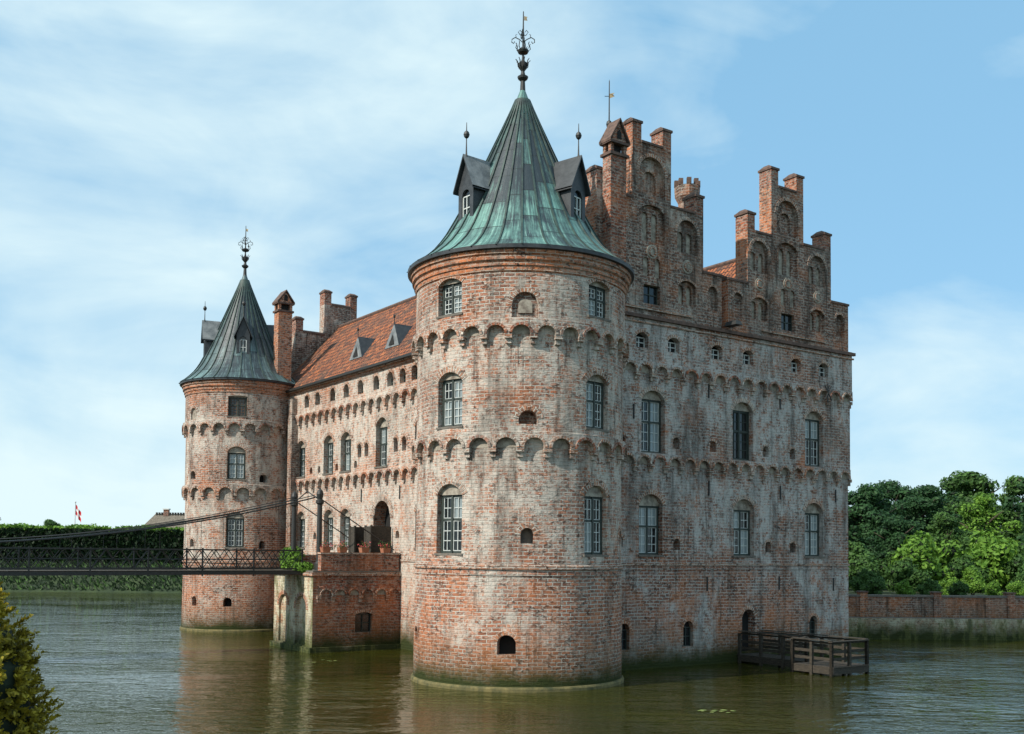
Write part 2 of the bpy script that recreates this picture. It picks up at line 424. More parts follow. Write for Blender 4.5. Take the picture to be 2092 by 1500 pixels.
castle = empty('moated_castle')
W = MB()
L1, L2 = 9.25, 13.2
O1, O2 = .08, .16
BF = 'brick_front'
opsA = []
for u in (6.32, 8.18, 10.87, 12.92, 16.27, 18.34): opsA.append(op(u, .7, 13.78, 14.44, 'small', .18, hood=True, hw=.14, dp=.28, bar='bars'))
for u in (7.05, 12.66, 17.71): opsA.append(op(u, 1.38, 9.3, 12.0, 'win', .45, hood=True, zt=11.62, cur=.3, bar='frame' if 10 < u < 15 else 'bars', dp=.32))
for u in (7.0, 12.8, 17.77): opsA.append(op(u, 1.38, 4.88, 7.5, 'win', .45, hood=True, zt=7.0, cur=.4, dp=.32))
for u in (5.5, 9.25, 17.7): opsA.append(op(u, .6, .85, 1.98, 'small', .3, hood=True, hw=.15))
opsA.append(op(13.1, .85, .45, 2.4, 'door', .35, hood=True))
for u, z in ((8.53, 5.1), (5.2, 5.2), (14.45, 5.05), (16.2, 5.05), (5.2, 9.5), (8.4, 9.55), (10.7, 9.55), (14.2, 9.55), (16.1, 9.55)):
    opsA.append(op(u, .42, z, z+.5, 'blind', .21, dp=.28, back='brick_gable', hood=True, hw=.1))
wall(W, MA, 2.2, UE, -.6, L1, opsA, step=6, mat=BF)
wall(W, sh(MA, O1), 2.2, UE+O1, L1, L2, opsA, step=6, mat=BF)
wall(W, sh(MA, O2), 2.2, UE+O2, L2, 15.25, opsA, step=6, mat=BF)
corbels(W, MA, 4.2, UE, 8.78, L1, .92, .17, BF)
corbels(W, sh(MA, O1), 4.2, UE+O1, 12.72, L2, .92, .17, BF)
box(W, MA, 3.9, UE+.03, 4.42, 4.52, 0, .06, 'brick_hood'); box(W, MA, 3.9, UE+.03, 4.24, 4.32, 0, .04, BF)
box(W, MA, 4.0, UE+.28, 15.05, 15.2, O2, O2+.14, 'coping'); box(W, MA, 4.0, UE+.25, 14.85, 14.93, O2, O2+.06, 'brick_hood')
for u in (6.9, 16.0): box(W, MA, u-2.2, u+2.4, 15.45, 15.53, O2, O2+.09, 'brick_hood')
for u, z in ((5.9, 11.0), (10.4, 12.3), (15.2, 12.2), (4.9, 8.0), (10.5, 7.9), (15.3, 7.9), (19.4, 7.9), (10.4, 3.6), (15.2, 3.6), (19.2, 3.5)):
    o_ = O1 if L1 < z < L2-.4 else (0 if z < L1 else O2)
    box(W, MA, u-.03, u+.03, z-.32, z+.32, o_, o_+.05, 'iron')
for (a, b) in ((-.25, .3), (.25, .3)):
    tube(W, [MA(18.4+a, 12.6, O2+.22), MA(18.4-a, 13.3, O2+.22)], .035, 'iron', 5)
box(W, MA, 18.36, 18.44, 12.5, 13.4, O2+.17, O2+.21, 'iron')
box(W, MA, 11.3, 11.75, 15.35, 15.55, O2, O2+.75, 'iron', .08, .08)
opsR = []
for k in range(9):
    t = 2.5+k*3.3
    opsR += [op(t, .6, 13.7, 14.35, 'small', .16), op(t, 1.3, 9.4, 11.9, 'win', .45, hood=True, zt=11.5), op(t, 1.3, 4.9, 7.4, 'win', .45, hood=True, zt=7.0)]
for M_, a0_, e in ((MR, 0, LEN), (MF, 22.12-UE, 22.12-UB)):
    oo = [o for o in opsR if o['s1'] < e-.5 and o['s0'] > a0_+.2]
    wall(W, M_, a0_, e, -.6, L1, oo, step=8)
    wall(W, sh(M_, O1), a0_-O1, e+O1, L1, L2, oo, step=8)
    wall(W, sh(M_, O2), a0_-O2, e+O2, L2, 15.25, oo, step=8)
corbels(W, MR, 0, LEN, 8.78, L1, .92, .12); corbels(W, sh(MR, O1), 0, LEN, 12.72, L2, .92, .12)
# --- facade B
tt_ = lambda t: t+1.18+(t-10.5)*.026
opsB = []
for t in (5.4, 7.2, 9.0, 10.8, 12.0, 13.3, 14.8, 16.6, 18.3, 20.0, 22.0, 23.5, 25.2, 27): opsB.append(op(-tt_(t), .64, 13.52, 14.28, 'small', .32, hood=True, hw=.15, dp=.3))
for t in (10.2, 14.27, 18.4, 20.6, 24.4): opsB.append(op(-tt_(t), 1.3, 9.4, 11.6 if t != 14.27 else 12.0, 'win', .45, hood=True, zt=11.2 if t != 14.27 else 11.5, bar='bars', cur=.2, dp=.34))
for t in (10.2, 18.5, 20.6, 24.4): opsB.append(op(-tt_(t), 1.25, 5.1, 7.3, 'win', .45, hood=True, zt=6.85, bar='bars', cur=.2, dp=.34))
opsB.append(op(-tt_(14.27), 1.9, 4.0, 7.6, 'door', .95, hood=True, hw=.34, dp=.7, rev='brick_orange'))
for t in (11.9, 12.75, 15.95, 16.75): opsB.append(op(-tt_(t), .44, 10.05, 10.8, 'hole', .22, hood=True, hw=.12))
for t in (17.2, 19.5, 21.8, 22.9): opsB.append(op(-tt_(t), .36, 9.5, 9.9, 'hole', .18))
for t in (12.6, 16.3, 22.4): opsB.append(op(-tt_(t), .4, 5.6, 6.0, 'hole', .2))
opsB += [op(-10.9, .5, 1.0, 1.8, 'hole', .25), op(-21.5, .5, 1.0, 1.8, 'hole', .25)]
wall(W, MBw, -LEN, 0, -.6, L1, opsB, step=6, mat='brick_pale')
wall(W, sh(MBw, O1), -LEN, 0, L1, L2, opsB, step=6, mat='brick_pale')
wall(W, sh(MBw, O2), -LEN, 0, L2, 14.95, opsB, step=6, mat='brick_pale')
corbels(W, MBw, -LEN, -4, 8.78, L1, .92, .17, 'brick_pale'); corbels(W, sh(MBw, O1), -LEN, -4, 12.72, L2, .92, .17, 'brick_pale')
box(W, MBw, -LEN, -2, 14.5, 14.62, O2, O2+.08, 'brick_orange'); box(W, MBw, -LEN, -2, 14.623, 14.8, O2, O2+.2, 'brick_orange')
box(W, MBw, -LEN, -2, 4.42, 4.52, 0, .06, 'brick_hood')
box(W, MBw, -27.0, -26.4, -.5, 14.2, 0, .5, 'brick_gable')
for t in (13.6, 17.9, 23): box(W, MBw, -t-.03, -t+.03, 7.6, 8.3, 0, .05, 'iron')
W.build('walls', castle)

# --- gables
GB = MB()
def gable(M, e, kz=1.0):
    z0 = 15.25; tops = [z0+(q-z0)*kz for q in (17.5, 19.95, 22.35, 19.95, 17.5)]; th = .75
    Z = lambda z: z0+(z-z0)*kz
    for i in range(5):
        a, b = e[i], e[i+1]; c = (a+b)/2; zt = tops[i]; ops = []
        def pair(cc, z, h, w=.36, g_=.28): return [op(cc-g_, w, Z(z), Z(z+h), 'blind', w/2, back='plaster', dp=.1), op(cc+g_, w, Z(z), Z(z+h), 'blind', w/2, back='plaster', dp=.1)]
        if i == 2:
            ops.append(op(c, 1.55, Z(20.2), Z(21.85), 'blind', .75, hood=True, hw=.16, dp=.2, back='brick_gable', sub=[op(c, .8, Z(20.4), Z(21.3), 'blind', .4, back='brick_gable', dp=.12, hood=True, hw=.1)]))
            ops.append(op(c, 1.5, Z(18.25), Z(19.85), 'blind', .3, dp=.16, back='brick_gable', sub=pair(c, 18.35, 1.2)))
            ops += pair(c, 16.85, .8, .34, .34)
            ops.append(op(c, .95, Z(15.72), Z(16.5), 'small', 0.001, dp=.2))
        elif i in (1, 3):
            ops.append(op(c, 1.25, Z(18.15), Z(19.6), 'blind', .62, hood=True, hw=.15, dp=.18, back='brick_gable', sub=pair(c, 18.25, .85, .34, .27)))
            ops.append(op(c, 1.1, Z(15.95), Z(17.0), 'blind', .25, hood=True, hw=.1, dp=.16, back='brick_gable', sub=pair(c, 16.02, .8, .32, .25)))
        else:
            ops.append(op(c, .62, Z(15.95), Z(17.0), 'blind', .31, hood=True, hw=.12, dp=.16, back='brick_gable'))
        wall(GB, M, a, b, z0, zt, ops, mat='brick_gable')
        GB.face([M(b, z0, -th), M(a, z0, -th), M(a, zt, -th), M(b, zt, -th)], None, 'brick_gable')
        la = tops[i-1] if i > 0 else 14.8; lb = tops[i+1] if i < 4 else 14.8
        if la < zt: GB.face([M(a, la, -th), M(a, la, 0), M(a, zt, 0), M(a, zt, -th)], None, 'brick_orange')  # sunlit orange of the step's flank painted in through the brick colour
        if lb < zt: GB.face([M(b, lb, 0), M(b, lb, -th), M(b, zt, -th), M(b, zt, 0)], None, 'brick')
        pw = .5; ps = []
        if i in (1, 2): ps.append((a, a+pw))
        if i in (2, 3): ps.append((b-pw, b))
        ca, cb = a-.04, b+.04
        if i in (1, 2): ca = a+pw
        if i in (2, 3): cb = b-pw
        box(GB, M, ca, cb, zt, zt+.1, -th-.05, .05, 'coping'); box(GB, M, ca, cb, zt+.1, zt+.22, -th-.05, .05, 'coping', 0, .3)
        for (q, r) in ps:
            box(GB, M, q, r, zt, zt+.82, -th, 0, 'brick_red')
            box(GB, M, q-.05, r+.05, zt+.823, zt+.93, -th-.05, .05, 'coping'); box(GB, M, q-.03, r+.03, zt+.93, zt+1.08, -th-.03, .03, 'coping', .1, .25)
        if i in (1, 2, 3):
            zc = Z(17.9 if i == 2 else 17.6)
            for r0, r1, mm, oo in ((0, .14, 'plaster', .05), (.14, .22, 'brick_hood', .07), (.22, .31, 'plaster', .03)):
                for k in range(14):
                    t0, t1 = 2*math.pi*k/14, 2*math.pi*(k+1)/14
                    Q = lambda r, t, o_: M(c+r*math.sin(t), zc+r*math.cos(t), o_)
                    GB.face([Q(r1, t1, oo), Q(r1, t0, oo), Q(r0, t0, oo), Q(r0, t1, oo)] if r0 else [Q(r1, t1, oo), Q(r1, t0, oo), Q(0, 0, oo)], None, mm)
                    GB.face([Q(r1, t0, oo), Q(r1, t1, oo), Q(r1, t1, 0), Q(r1, t0, 0)], None, mm)
MAg = sh(MA, O2-.02)
gable(MAg, [2.5, 3.74, 5.74, 8.0, 10.0, 11.2], 1.055); gable(MAg, [11.6, 12.9, 14.55, 16.87, 18.95, 20.3], 1.035)
gable(MF, [1.75, 3.1, 5.17, 7.5, 9.16, 10.46], .87); gable(MF, [10.8, 12.0, 14.0, 16.4, 18.4, 19.62], .87)
GB.build('gables', castle)

# --- roofs
RF = MB()
def slope(u0, z0, u1, z1):
    a = MA(u0, z0, -.35); b = MA(u0, z0, -LEN+.35); c = MA(u1, z1, -LEN+.35); e = MA(u1, z1, -.35)
    RF.face([a, b, c, e] if u0 > u1 else [b, a, e, c], None, 'tile')
RU = 6.8
slope(1.9, 14.82, RU, 20.0); slope(11.5, 15.3, RU, 20.0); slope(11.5, 15.3, 16.0, 20.0); slope(20.75, 14.95, 16.0, 20.0)
for u in (RU, 16.0): tube(RF, [MA(u, 20.02, -.4), MA(u, 20.02, -LEN+.4)], .13, 'coping', 8)
box(RF, MBw, -LEN+.2, -1, 14.70, 14.83, O2+.21, O2+.36, 'iron')
def roofdorm(t, zc):
    u = 1.9+(zc-14.82)*4.9/5.18
    w = .8; h = 1.3
    a = MA(u-.05, zc, -(t-w)); b = MA(u-.05, zc, -(t+w)); p_ = MA(u+.1, zc+h, -t); q = MA(u+1.35, zc+h, -t)
    RF.face([b, a, p_], None, 'lead'); RF.face([a, MA(u+.05, zc, -(t-w)), q, p_], None, 'slate'); RF.face([b, p_, q, MA(u+.05, zc, -(t+w))], None, 'lead')
    RF.face([MA(u-.08, zc+.12, -(t+.3)), MA(u-.08, zc+.12, -(t-.3)), MA(u, zc+.7, -t)], None, 'dark')
    lathe(RF, p_[0], p_[1], [(.03, p_[2]-.1), (.025, p_[2]+.3), (.07, p_[2]+.36), (.07, p_[2]+.44), (.015, p_[2]+.5), (0, p_[2]+.8)], 6, 'iron')
for t in (12.1, 16.0, 20.3): roofdorm(t, 15.9)
RF.build('tile_roofs', castle)

# --- chimneys
CH = MB()
def chimney(M, u0, u1, o0, o1, z0, zc, mat='brick_red', k=1.0):
    box(CH, M, u0, u1, z0, zc, o0, o1, mat)
    box(CH, M, u0-.08, u1+.08, zc, zc+.12, o0-.08, o1+.08, 'coping')
    e = .1; zt = zc+.5
    for (a, b, c, f) in ((u0, u0+e*1.6, o0, o0+e*1.6), (u1-e*1.6, u1, o0, o0+e*1.6), (u0, u0+e*1.6, o1-e*1.6, o1), (u1-e*1.6, u1, o1-e*1.6, o1)):
        box(CH, M, a, b, zc+.12, zt, c, f, mat)
    box(CH, M, u0+.17, u1-.17, zc+.12, zt, o0+.17, o1-.17, 'dark')
    box(CH, M, u0-.1, u1+.1, zt, zt+.1, o0-.1, o1+.1, 'coping')
    c = (u0+u1)/2; zp = zt+.95*k; zb = zt+.1
    for o, fl in ((o1+.02, 0), (o0-.02, 1)):
        P = [M(u0, zb, o), M(u1, zb, o), M(c, zp, o)]
        CH.face(P if not fl else P[::-1], None, mat)
    Q = [M(c-.12, zb+.12, o1+.04), M(c+.12, zb+.12, o1+.04), M(c+.12, zb+.4, o1+.04), M(c, zb+.52, o1+.04), M(c-.12, zb+.4, o1+.04)]
    CH.face(Q, None, 'dark')
    for sgn in (-1, 1):
        ue = c+sgn*((u1-u0)/2+.12)
        P = [M(ue, zb-.05, o1+.12), M(c, zp+.04, o1+.12), M(c, zp+.04, o0-.12), M(ue, zb-.05, o0-.12)]
        P2 = [M(ue, zb+.05, o1+.12), M(c, zp+.15, o1+.12), M(c, zp+.15, o0-.12), M(ue, zb+.05, o0-.12)]
        CH.face(P, None, 'coping'); CH.face(P2, None, 'coping'); CH.face([P[0], P[1], P2[1], P2[0]], None, 'coping'); CH.face([P[0], P[3], P2[3], P2[0]], None, 'coping')
chimney(MA, 4.02, 4.88, .2, .72, 15.0, 21.55)
chimney(MA, 1.2, 2.1, -28.3, -27.6, 14.0, 19.75, 'brick_orange', .8)
q = MA(10.35, 0, -1.25)
lathe(CH, q[0], q[1], [(.45, 15.3), (.42, 21.2), (.58, 21.5), (.6, 21.85), (.6, 22.0), (.3, 22.0)], 8, 'brick_gable')
for k in range(8):
    t = 2*math.pi*k/8; bx = q[0]+.5*math.sin(t); by = q[1]-.5*math.cos(t)
    box(CH, lambda s, z, o: (bx+s, by+o, z), -.1, .1, 22.0, 22.3, -.1, .1, 'coping')
CH.build('chimneys', castle)

# --- towers
def make_tower(cx, cy, R, wins, niches, cone, dorms, scale, tag, zscale=1.0, cop='copper'):
    TW = MB()
    def Rz(z):
        r = R+max(0, (8.0-z))*.008
        if z > L1: r = R+.05
        if z > L2: r = R+.12
        return r
    def M(s, z, o):
        t = s/R; r = Rz(z)+o
        return (cx+r*math.sin(t), cy-r*math.cos(t), z)
    ops = []
    for (deg, w, z0, z1, kw) in wins: ops.append(op(deg*D2R*R, w, z0, z1, **kw))
    for (deg, w, z0, z1, kw) in niches: ops.append(op(deg*D2R*R, w, z0, z1, **kw))
    c = math.pi*R
    wall(TW, M, -c, c, -.6, 15.1, ops, step=.16, zex=(2, 4, 6, 8, L1, L1+.005, L2, L2+.005))
    corbels(TW, lambda s, z, o: M(s, min(z, L1), o) if z <= L1 else M(s, L1, o)[:2]+(z,), -c, c, 8.66, L1-.04, .98, .18)
    corbels(TW, lambda s, z, o: M(s, min(z, L2), o) if z <= L2 else M(s, L2, o)[:2]+(z,), -c, c, 12.72, L2+.06, .88, .2)
    lathe(TW, cx, cy, [(R+.0, 4.28), (R+.10, 4.32), (R+.10, 4.44), (R+.0, 4.5)], 80, 'brick_hood')
    lathe(TW, cx, cy, [(R+.0, 4.08), (R+.07, 4.10), (R+.07, 4.18), (R+.0, 4.2)], 80, 'brick')
    lathe(TW, cx, cy, [(R+.16, -.6), (R+.15, .10), (R+.12, .16), (R+.02, .18)], 80, 'stone_pale')
    R3 = R+.12
    pr = [(R3, 14.98), (R3+.05, 15.02), (R3+.05, 15.16), (R3+.1, 15.2), (R3+.1, 15.34), (R3+.18, 15.4), (R3+.18, 15.56), (R3+.24, 15.6), (R3+.24, 15.74)]
    lathe(TW, cx, cy, pr, 96, 'brick_orange')
    lathe(TW, cx, cy, [(R3+.2, 15.74), (R3+.36, 15.76), (R3+.37, 15.9), (R3+.2, 15.93)], 96, 'slate')
    o1 = TW.build(tag+'_walls', castle)
    CN = MB(); SM = MB(); ns = 30
    rr = [(a*scale, b) for a, b in cone]
    def interp(z):
        for (r0, z0), (r1, z1) in zip(rr, rr[1:]):
            if z0 <= z <= z1: return r0+(r1-r0)*(z-z0)/(z1-z0)
        return rr[-1][0]
    prof = []
    K = 22
    for i in range(K+1):
        z = rr[0][1]+(rr[-1][1]-rr[0][1])*(i/K)**1.15
        r = sum(interp(min(rr[-1][1], max(rr[0][1], z+dz))) for dz in (-.25, 0, .25))/3 if 0 < i < K else interp(z)
        prof.append((r, z))
    P = lambda r, t, z: (cx+r*math.sin(t), cy-r*math.cos(t), z)
    for k in range(ns):
        off = R_.uniform(0, 1.35); vv = 0
        for i in range(K):
            (r0, z0), (r1, z1) = prof[i], prof[i+1]; L = math.hypot(r1-r0, z1-z0)
            for h in range(2):
                t0 = 2*math.pi*(k+h/2)/ns; t1 = 2*math.pi*(k+(h+1)/2)/ns
                CN.face([P(r0, t0, z0), P(r0, t1, z0), P(r1, t1, z1), P(r1, t0, z1)], [(k+h/2, vv+off), (k+(h+1)/2, vv+off), (k+(h+1)/2, vv+L+off), (k+h/2, vv+L+off)], cop)
            t = 2*math.pi*k/ns; w0 = .03/max(r0, .12); w1 = .03/max(r1, .12); hh = .06
            if r0 > .3:
                SM.face([P(r0+hh, t-w0, z0), P(r0+hh, t+w0, z0), P(r1+hh, t+w1, z1), P(r1+hh, t-w1, z1)], None, 'seam')
                SM.face([P(r0, t-w0, z0), P(r0+hh, t-w0, z0), P(r1+hh, t-w1, z1), P(r1, t-w1, z1)], None, 'seam')
                SM.face([P(r0+hh, t+w0, z0), P(r0, t+w0, z0), P(r1, t+w1, z1), P(r1+hh, t+w1, z1)], None, 'seam')
            vv += L
    o2 = CN.build(tag+'_copper_roof', castle)
    for deg in dorms:
        t = deg*D2R; rv = Vector((math.sin(t), -math.cos(t), 0)); tv = Vector((math.cos(t), math.sin(t), 0))
        rf = 2.8*scale; z0, z1, zp = 17.35, 18.9, 20.1; w = .44*scale+.02
        c0 = Vector((cx, cy, 0))
        Md = lambda s, z, o: tuple((c0+rv*(rf+o)+tv*s))[:2]+(z,)
        wall(SM, Md, -w, w, z0, z1, [op(0, .5*scale, 17.55, 18.75, 'small', .25*scale, dp=.1, bar='bars')], mat='slate')
        SM.face([Md(-w, z1, 0), Md(w, z1, 0), Md(0, zp-.15, 0)], None, 'slate')
        for sg in (-1, 1): SM.face([Md(sg*w, z0-.3, 0), Md(sg*w, z0-.3, -2.2), Md(sg*w, z1, -2.2), Md(sg*w, z1, 0)], None, 'slate')
        box(SM, Md, -w-.03, w+.03, z0-.06, z0+.02, -.3, .06, 'slate')
        we = w+.16
        for sg in (-1, 1):
            a, b, c_, e = Md(sg*we, z1-.15, .16), Md(0, zp, .16), Md(0, zp, -2.0), Md(sg*we, z1-.15, -2.0)
            SM.face([a, b, c_, e], None, 'slate' if sg < 0 else 'lead')
            a2, b2 = Md(sg*(we-.02), z1-.23, .16), Md(0, zp-.1, .16)
            SM.face([a, b, b2, a2], None, 'slate'); SM.face([a2, b2, Md(0, zp-.1, -2), Md(sg*(we-.02), z1-.23, -2)], None, 'slate')
        bx = Md(0, zp, 0)
        lathe(SM, bx[0], bx[1], [(.05, zp-.1), (.03, zp+.1), (.02, zp+.5), (.02, zp+.62), (.09, zp+.68), (.12, zp+.78), (.09, zp+.88), (.02, zp+.94), (.012, zp+1.25), (0, zp+1.26)], 8, 'iron')
    zb = rr[-1][1]
    pf = [(.16, -.25), (.11, 0), (.09, .4), (.2, .5), (.22, .58), (.1, .66), (.07, .8), (.16, .95), (.2, 1.12), (.1, 1.2), (.05, 1.3), (.04, 1.5), (.2, 1.56), (.24, 1.64), (.16, 1.72), (.04, 1.78), (.03, 2.5), (.02, 3.25), (0, 3.3)]
    lathe(SM, cx, cy, [(a, zb+b) for a, b in pf], 12, 'iron')
    for k in range(8):
        t = math.pi*k/4+.2; dx, dy = math.cos(t), math.sin(t)
        tube(SM, [(cx+dx*r, cy+dy*r, zb+z) for r, z in ((.2, 1.64), (.3, 1.75), (.26, 1.9), (.3, 1.95))], .018, 'iron', 4)
        tube(SM, [(cx+dx*r, cy+dy*r, zb+z) for r, z in ((.07, .85), (.2, 1.0), (.22, 1.2), (.3, 1.28))], .02, 'iron', 4)
    for sg in (-1, 1):
        for (dx, dy) in ((1, 0), (.2, 1)):
            for (pts, r_) in (([(.02, 2.0), (.15, 2.12), (.32, 2.2), (.45, 2.12), (.46, 2.0), (.38, 1.95), (.34, 2.03)], .02), ([(.02, 2.25), (.12, 2.3), (.2, 2.42), (.12, 2.5), (.08, 2.42)], .016), ([(.28, 2.19), (.30, 2.3), (.25, 2.33)], .014)):
                tube(SM, [(cx+sg*dx*r, cy+sg*dy*r, zb+z) for r, z in pts], r_, 'iron', 5)
    SM.face([(cx+.03, cy, zb+2.9), (cx+.17, cy-.05, zb+2.86), (cx+.13, cy-.05, zb+2.95), (cx+.17, cy-.05, zb+3.02), (cx+.03, cy, zb+3.08)], None, 'gilt')
    o3 = SM.build(tag+'_roof_fittings', castle)
    for o in (o1, o2, o3): o.scale = (1, 1, zscale)

cone = [(4.47, 15.88), (3.75, 16.35), (3.15, 17.05), (2.62, 18.0), (2.0, 19.2), (1.3, 20.7), (.72, 21.95), (.34, 22.8), (.11, 23.4)]
wf = []
for deg in (-40, 45, 130, -125):
    wf += [(deg, 1.15, 13.62, 15.0-.05, dict(k='win', rise=.22, hood=True, zt=14.78, hw=.15, bar='bars')),
           (deg, 1.2, 9.5, 11.5, dict(k='win', rise=.35, hood=True, zt=11.25, hw=.24, cur=.4)),
           (deg, 1.25, 4.87, 7.4, dict(k='win', rise=.42, hood=True, zt=7.0, hw=.24, cur=.4))]
nf = [(2, .95, 13.32, 14.25, dict(k='blind', rise=.45, hood=True, back='brick_gable', dp=.14, hw=.14, sub=[op(2*D2R*4, .5, 13.5, 14.0, 'blind', .15, dp=-.05, back='plaster')])),
      (4, .68, 9.5, 10.0, dict(k='blind', rise=.3, hood=True, back='brick_gable', dp=.4)),
      (4, .48, 5.25, 5.8, dict(k='blind', rise=.24, hood=True, back='stone_dark', dp=.35)),
      (-6, .66, 1.3, 2.0, dict(k='hole', rise=.25, hood=True, hw=.14)),
      (-72, .45, 1.5, 2.1, dict(k='hole', rise=.2, hood=True, hw=.12)),
      (82, .5, 1.4, 2.0, dict(k='hole', rise=.2, hood=True)),
      (75, .5, 5.3, 5.8, dict(k='blind', rise=.24, hood=True, back='brick_gable', dp=.3))]
make_tower(.27, 41.4, 4.0, wf, nf, cone, (-50, 50, 140, -140), 1.0, 'front_tower')
wb = []
for deg in (10, -95, 120):
    wb += [(deg, 1.1, 13.5, 14.8, dict(k='win', rise=.05, zt=14.7, bar='woodbrown', cur=0)),
           (deg, 1.1, 9.55, 11.6, dict(k='win', rise=.35, hood=True, zt=11.2)),
           (deg, 1.1, 5.3, 7.5, dict(k='win', rise=.35, hood=True, zt=7.1))]
nb_ = [(-42, .6, 13.35, 14.1, dict(k='blind', rise=.3, hood=True, back='plaster')), (-42, .5, 9.6, 10.1, dict(k='hole', rise=.25, hood=True, hw=.1)),
       (-42, .4, 5.3, 5.8, dict(k='hole', rise=.2, hood=True, hw=.1)), (38, .5, 9.4, 9.9, dict(k='hole', rise=.2, hood=True, hw=.1)), (38, .4, 5.2, 5.7, dict(k='hole', rise=.2)),
       (-35, .4, 1.6, 2.2, dict(k='hole', rise=.2, hood=True, hw=.1)), (4, .5, 1.6, 2.15, dict(k='hole', rise=.2, hood=True, hw=.1))]
make_tower(-17.2, 66.5, 3.32, wb, nb_, cone, (-68, 14, 100, 190), .86, 'rear_tower', .962, 'copper_grey')
WV = MB(); q = MA(4.78, 0, -.3)
lathe(WV, q[0], q[1], [(.05, 19.9), (.035, 23.1), (.1, 23.2), (.13, 23.32), (.1, 23.44), (.03, 23.5), (.02, 25.2), (0, 25.3)], 8, 'iron')
WV.face([(q[0], q[1], 24.45), (q[0]+.22, q[1]-.1, 24.5), (q[0]+.15, q[1]-.1, 24.58), (q[0]+.22, q[1]-.1, 24.66), (q[0], q[1], 24.66)], None, 'gilt')
tube(WV, [(q[0]-.2, q[1], 24.55), (q[0], q[1], 24.55)], .015, 'iron', 4)
WV.build('weather_vane', castle)

# --- gate terrace
GT = MB(); t0, t1, oo_ = 13.42, 18.2, 4.8
TS = 1.3
def frame(origin, dr, nr):
    return lambda s, z, o: ((origin+dr*s+nr*o).x, (origin+dr*s+nr*o).y, z)
Ms = frame(C0+d2*t0+n2*oo_, d, n_); Mf = frame(C0+d2*t1+n2*oo_, -d2, n2); Mb = frame(C0+d2*t1, n2, d2)
wall(GT, Ms, 0, oo_, -.6, 3.7, [op(2.75, .95, .9, 1.9, 'small', .12, hood=True, hw=.14)], mat='brick_red')
wall(GT, Mf, 0, t1-t0, -.6, 3.7, [op(1.2, 1.1, .3, 2.7, 'blind', .55, back='wall_mossy', dp=.12, hood=True), op(3.4, 1.3, .3, 2.7, 'blind', .65, back='wall_mossy', dp=.12, hood=True)], mat='wall_mossy')
wall(GT, Mb, 0, oo_, -.6, 3.7, mat='brick_red')
corbels(GT, Ms, .3, oo_, 2.75, 3.15, .78, .07, 'brick_red')
for M_, L in ((Ms, oo_), (Mf, t1-t0), (Mb, oo_)): box(GT, M_, -.1, L, 3.7, 3.86, -.02, .1, 'brick_hood')
MBB = lambda s, z, o: MBw(-s, z, o)
box(GT, MBB, t0-.02, t1+.02, 3.863, 3.95, 0, oo_+.02, 'stone_dark')
box(GT, MBB, t0, t0+.35, 3.95, 4.75, .1, oo_-.4, 'brick_red'); box(GT, MBB, t0-.05, t0+.4, 4.75, 4.85, .05, oo_-.35, 'brick_hood')
box(GT, MBB, t1-.35, t1, 3.95, 4.7, .1, oo_-.4, 'brick_red')
for o_ in (.8, 2.0, 3.2, 4.1):
    box(GT, MBB, t0+.03, t0+.33, 4.85, 5.1, o_-.18, o_+.18, 'terracotta', -.04, -.04)
box(GT, MBB, t0-.12, t1+.12, -.5, .25, 0, oo_+.15, 'wall_mossy')
for a, b in ((13.0, 13.07), (15.3, 15.37)): box(GT, MBB, a+TS, b+TS, 4.0, 6.2, .1, 1.3, 'wood')
box(GT, MBB, 13.25+TS, 14.2+TS, 3.96, 6.0, -.35, -.28, 'wood'); box(GT, MBB, 14.7+TS, 15.2+TS, 3.96, 6.0, -.35, -.28, 'woodbrown')
for a in (12.95, 13.6, 14.8, 15.4): box(GT, MBB, a+TS, a+.1+TS, 3.96, 6.25, 1.2, 1.3, 'wood')
box(GT, MBB, 14.9+TS, 15.4+TS, 4.0, 6.2, 1.22, 1.28, 'wood'); box(GT, MBB, 13.05+TS, 13.6+TS, 4.0, 6.2, 1.22, 1.28, 'wood')
GT.build('gate_terrace', castle)
FL = MB()
for o_ in (.8, 2.0, 3.2, 4.1):
    q = Vector(MBB(t0+.18, 5.2, o_))
    for k in range(150):
        v = Vector((R_.gauss(0, .15), R_.gauss(0, .15), R_.gauss(0, .09))); s_ = .05
        a = Vector((R_.uniform(-1, 1), R_.uniform(-1, 1), R_.uniform(-1, 1)))*s_; b = Vector((R_.uniform(-1, 1), R_.uniform(-1, 1), R_.uniform(-1, 1)))*s_
        FL.face([q+v-a, q+v+b, q+v+a], None, 'flower' if R_.random() < .4 else 'leaf_mid')
FL.build('flower_pots', castle)

